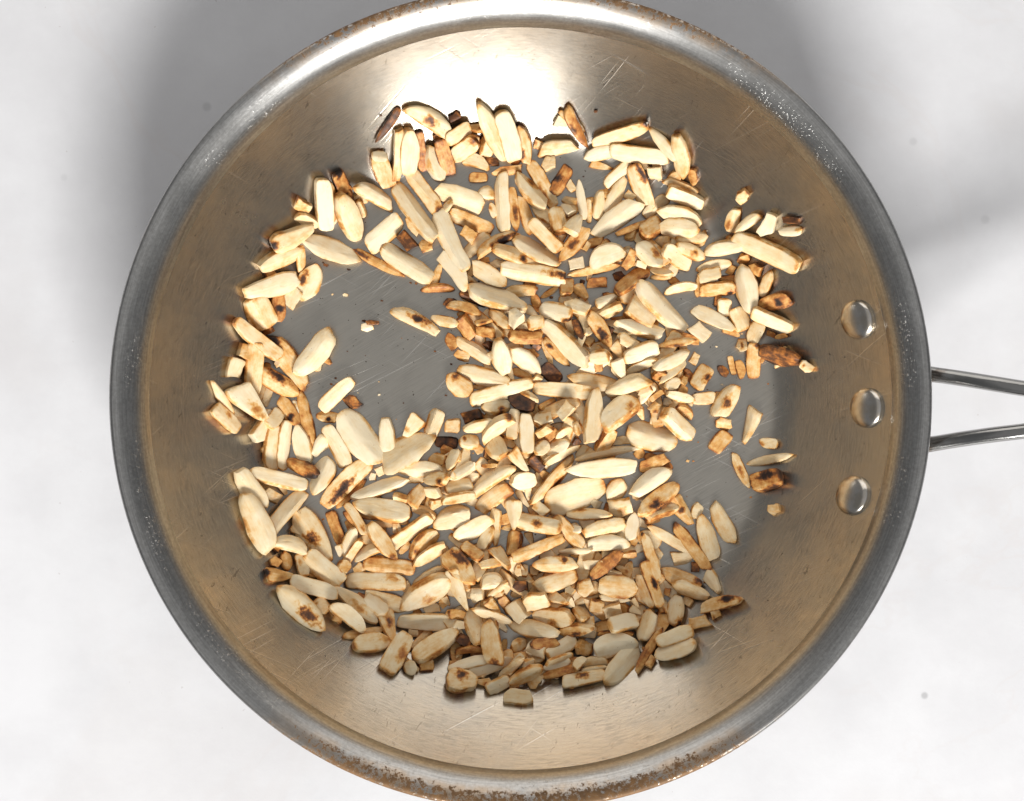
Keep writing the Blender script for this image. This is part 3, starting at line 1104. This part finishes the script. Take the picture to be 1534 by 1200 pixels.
def build_piece(r):
    """mesh data in local metres (x along the length), lying on z = 0"""
    rnd = random.Random(r['i'] * 7 + 5)
    x1, y1, x2, y2 = r['p']
    hl = math.hypot(x2 - x1, y2 - y1) * PIX / 2 * 1.075; hw = r['w'] * PIX / 2 * 1.07
    ol = outline(r['s'], rnd)
    n = len(ol)
    th = min(0.0046, max(min(0.0015, hw * 1.6), hw * 2 * rnd.uniform(0.42, 0.64)))
    if r['s'] == 'r': th *= 0.85
    if r['area'] == 0: th = min(th, 0.0018)
    r['th'] = th
    flat = r['s'] in 'bc' or rnd.random() < 0.72
    roof = rnd.random() < 0.62 and r['area'] > 250
    rv0, ra, rs = rnd.uniform(-0.35, 0.45), rnd.uniform(0.35, 0.85), rnd.choice((-1, 1, -1))
    if flat: rings = [(0.0, 0.90), (0.08, 0.97), (0.50, 1.0), (0.90, 0.985), (0.975, 0.955), (1.0, 0.90)]
    else:    rings = [(0.0, 0.72), (0.14, 0.90), (0.42, 1.0), (0.70, 0.96), (0.90, 0.84), (0.98, 0.64)]
    lean = rnd.uniform(-0.22, 0.22)      # oblique cut: the top is shifted against the bottom
    tiltu = rnd.uniform(-0.14, 0.14); ridge = rnd.uniform(-0.35, 0.35) if r['area'] > 500 else 0
    wav = rnd.uniform(0.0, 0.10); ph = rnd.uniform(0, 6)
    sd = rnd.uniform(0, 50)
    V, loc = [], []
    bend = rnd.uniform(-0.07, 0.07) * hl
    def put(u, v, h, k):
        uu, vv = u * k ** 0.55 if r['s'] not in 'bc' else u * (1 - (1 - k) * hw / max(hl, hw)), v * k
        q = mnoise.noise((uu * 2.6 + sd, vv * 2.2, sd * .7))
        q2 = mnoise.noise((uu * 7 + sd, vv * 5, h * 2 + sd))
        x = uu * hl * (1 + 0.045 * q) ; y = vv * hw * (1 + 0.15 * q + 0.03 * q2) + lean * hw * (h - 0.5) + bend * (1 - uu * uu)
        top = th * (1 + tiltu * uu + 0.04 * q2 * (h > 0.6) - ridge * vv * 0.5)
        if roof and h > 0.3: top *= 1 - ra * min(1.0, max(0.0, (rs * vv - rv0) / (1.0 - rv0)))
        z = h * top + wav * th * math.sin(uu * 2.5 + ph) * 0.6
        V.append((x, y, z)); loc.append((u * (0.35 + 0.65 * k), v * k, h))
    for (h, k) in rings:
        for (u, v) in ol: put(u, v, h, k)
    put(0, 0, 0.0, 0.0)
    # an inner ring on the crown keeps the top from being one flat facet
    for (u, v) in ol: put(u, v, 1.0 if flat else 1.01, rings[-1][1] * 0.72)
    for (u, v) in ol: put(u, v, 1.0 if flat else 1.02, rings[-1][1] * 0.38)
    put(0, 0, 1.0 if flat else 1.03, 0.0)
    F = []
    R = len(rings)
    for i in range(R - 1):
        for k in range(n):
            F.append((i * n + k, i * n + (k + 1) % n, (i + 1) * n + (k + 1) % n, (i + 1) * n + k))
    cb = R * n; rr = cb + 1; r2 = rr + n; ct = r2 + n
    for k in range(n):
        F.append((cb, (k + 1) % n, k))
        F.append(((R - 1) * n + k, (R - 1) * n + (k + 1) % n, rr + (k + 1) % n, rr + k))
        F.append((rr + k, rr + (k + 1) % n, r2 + (k + 1) % n, r2 + k))
        F.append((r2 + k, r2 + (k + 1) % n, ct))
    r['ol'] = ol; r['hl'] = hl; r['hw'] = hw
    sp = r['spot']
    jit = rnd.uniform(-0.045, 0.075)
    char = 0.0 if sp is None else rnd.uniform(0.42, 0.85)
    if sp is None and rnd.random() < 0.35 and r['t'] in (1, 2) and r['area']:
        sp = rnd.uniform(-0.9, 0.9); char = rnd.uniform(0.15, 0.42)
    r['tone'] = (TOAST[r['t']] + jit, char, sp or 0.0, rnd.uniform(0, 3.0))
    return V, F, loc

# rest every piece on what lies below it: a height map of the pan, raised piece by piece
RES = 0.0005; HALF = 0.130; N = int(2 * HALF / RES) + 1
gx = np.linspace(-HALF, HALF, N)
HX, HY = np.meshgrid(gx, gx, indexing='xy')
HM = pan_height(np.hypot(HX, HY)).astype(float)
def idx(v): return np.clip(np.round((v + HALF) / RES).astype(int), 0, N - 1)

def settle(r):
    x1, y1, x2, y2 = r['p']
    ol = np.array(r['ol']); hl, hw, th = r['hl'], r['hw'], r['th']
    ks = np.linspace(0.08, 0.97, 7)
    U = (ol[None, :, 0] * ks[:, None]).ravel() * hl; Vv = (ol[None, :, 1] * ks[:, None]).ravel() * hw
    z = 0.006
    for it in range(3):
        ax, ay = at(x1, y1, z); bx, by = at(x2, y2, z)
        cx, cy = (ax + bx) / 2, (ay + by) / 2
        ang = math.atan2(by - ay, bx - ax)
        X = cx + U * math.cos(ang) - Vv * math.sin(ang); Y = cy + U * math.sin(ang) + Vv * math.cos(ang)
        h = HM[idx(Y), idx(X)]
        ea, eb = U < -0.35 * hl, U > 0.35 * hl
        za, zb = np.percentile(h[ea], 85), np.percentile(h[eb], 85)
        b = np.clip((zb - za) / (1.35 * hl), -0.55, 0.55)
        la, lb = Vv < -0.3 * hw, Vv > 0.3 * hw
        ca = np.clip((np.percentile(h[lb], 75) - np.percentile(h[la], 75)) / (1.3 * hw), -0.42, 0.42) if la.any() and lb.any() else 0.0
        a = np.percentile(h - b * U - ca * Vv, 90)
        # the heap is shallow: what lands high works its way down between the others
        ground = float(pan_height(np.array(math.hypot(cx, cy))))
        a = min(float(a), ground + 0.0105 + (0.0015 if r['L'] >= 3 else 0.0))
        z = float(a) + th * 0.6
    if r['area'] == 0 and a > ground + 0.0036: return None      # buried bits lie low or not at all
    plane = a + b * U + ca * Vv
    np.maximum.at(HM, (idx(Y), idx(X)), plane + th * 0.74)
    M4 = Matrix.Translation((cx, cy, float(a))) @ Matrix.Rotation(ang, 4, 'Z') @ Matrix.Rotation(-math.atan(float(b)), 4, 'Y') @ Matrix.Rotation(math.atan(float(ca)), 4, 'X')
    r['ang'] = ang; r['c'] = (cx, cy)
    return M4

def almond_mesh(name, V, F, loc, tone):
    me = bpy.data.meshes.new(name)
    me.from_pydata(V, [], F)
    me.materials.append(M['almond'])
    a = me.attributes.new('place', 'FLOAT_VECTOR', 'POINT'); a.data.foreach_set('vector', np.array(loc, dtype=np.float32).ravel())
    c = me.attributes.new('tone', 'FLOAT_COLOR', 'POINT'); c.data.foreach_set('color', np.array(tone, dtype=np.float32).ravel())
    me.shade_smooth()
    me.set_sharp_from_angle(angle=math.radians(33))
    return me

rank = sorted(rows, key=lambda r: -r['area'])
single = {r['i'] for r in rank[:300]}
SV, SF, SL, ST = [], [], [], []
made = []
for r in sorted(bits + rows, key=lambda r: (r['L'], r['i'])):
    V, F, loc = build_piece(r)
    M4 = settle(r)
    if M4 is None: continue
    if r['i'] in single:
        nm = 'almond_chip' if r['s'] == 'c' else 'almond_sliver'
        o = bpy.data.objects.new(nm, almond_mesh(nm, V, F, loc, [r['tone']] * len(V)))
        o.matrix_world = M4
        C.objects.link(o); made.append((r, o))
    else:
        b0 = len(SV)
        SV += [tuple(M4 @ Vector(v)) for v in V]; SF += [tuple(b0 + k for k in f) for f in F]; SL += loc; ST += [r['tone']] * len(V)
frag = bpy.data.objects.new('almond_crumbs', almond_mesh('almond_crumbs', SV, SF, SL, ST))
C.objects.link(frag)
tag(frag, 'small broken almond bits and crumbs scattered between the slivers', 'almond', kind='stuff')

# labels: look first, then where on the pan's dial it lies (the handle points to three o'clock)
NUM = 'one two three four five six seven eight nine ten eleven twelve'.split()
HOURS = [('half past ' if k % 2 else '') + NUM[((180 - 30 * k) // 60 - 1) % 12] + ('' if k % 2 else " o'clock") for k in range(24)]
TONES = ['pale', 'creamy', 'golden', 'dark', 'burnt']
SHAPES = dict(o='pointed', b='bar-shaped', d='half-moon', t='tapering', r='rounded', m='curved', c='angular')
used = {}
for r, o in sorted(made, key=lambda q: -q[0]['area']):
    x, y = r['c']
    ln = r['hl'] * 2 / PIX
    size = 'very long' if ln > 88 else 'long' if ln > 68 else 'medium' if ln > 46 else 'short'
    if ln < 88 and r['w'] >= 34: size = 'broad'
    elif r['w'] <= 14 and ln > 40: size = 'thin'
    rad = math.hypot(x, y)
    k = int(round((math.atan2(y, x) % (2 * math.pi)) / (math.pi / 12))) % 24
    zone = 'close to pan centre' if rad < 0.024 else 'near pan centre' if rad < 0.042 else 'midway to wall' if rad < 0.060 else 'near the wall' if rad < 0.078 else 'against the wall'
    d = math.degrees(r['ang']) % 180
    ori = 'lying crosswise' if d < 22 or d > 158 else 'rising towards handle' if d < 68 else 'pointing upright' if d < 112 else 'falling towards handle'
    mark = '' if r['spot'] is None else ' scorched'
    kind = 'chip' if r['s'] == 'c' else 'sliver'
    lab = f"{size} {TONES[r['t']]}{mark} {SHAPES[r['s']]} {kind}, {ori}, at {HOURS[k]}, {zone}"
    if lab in used:
        ro = used[lab]
        closer = rad < math.hypot(*ro['c'])
        lab2 = f"{size} {TONES[r['t']]}{mark} {SHAPES[r['s']]} {kind}, {'inner' if closer else 'outer'} of two, at {HOURS[k]}, {zone}"
        lab = lab2
    used[lab] = r
    tag(o, lab, 'almond', 'toasted almond slivers in the pan')
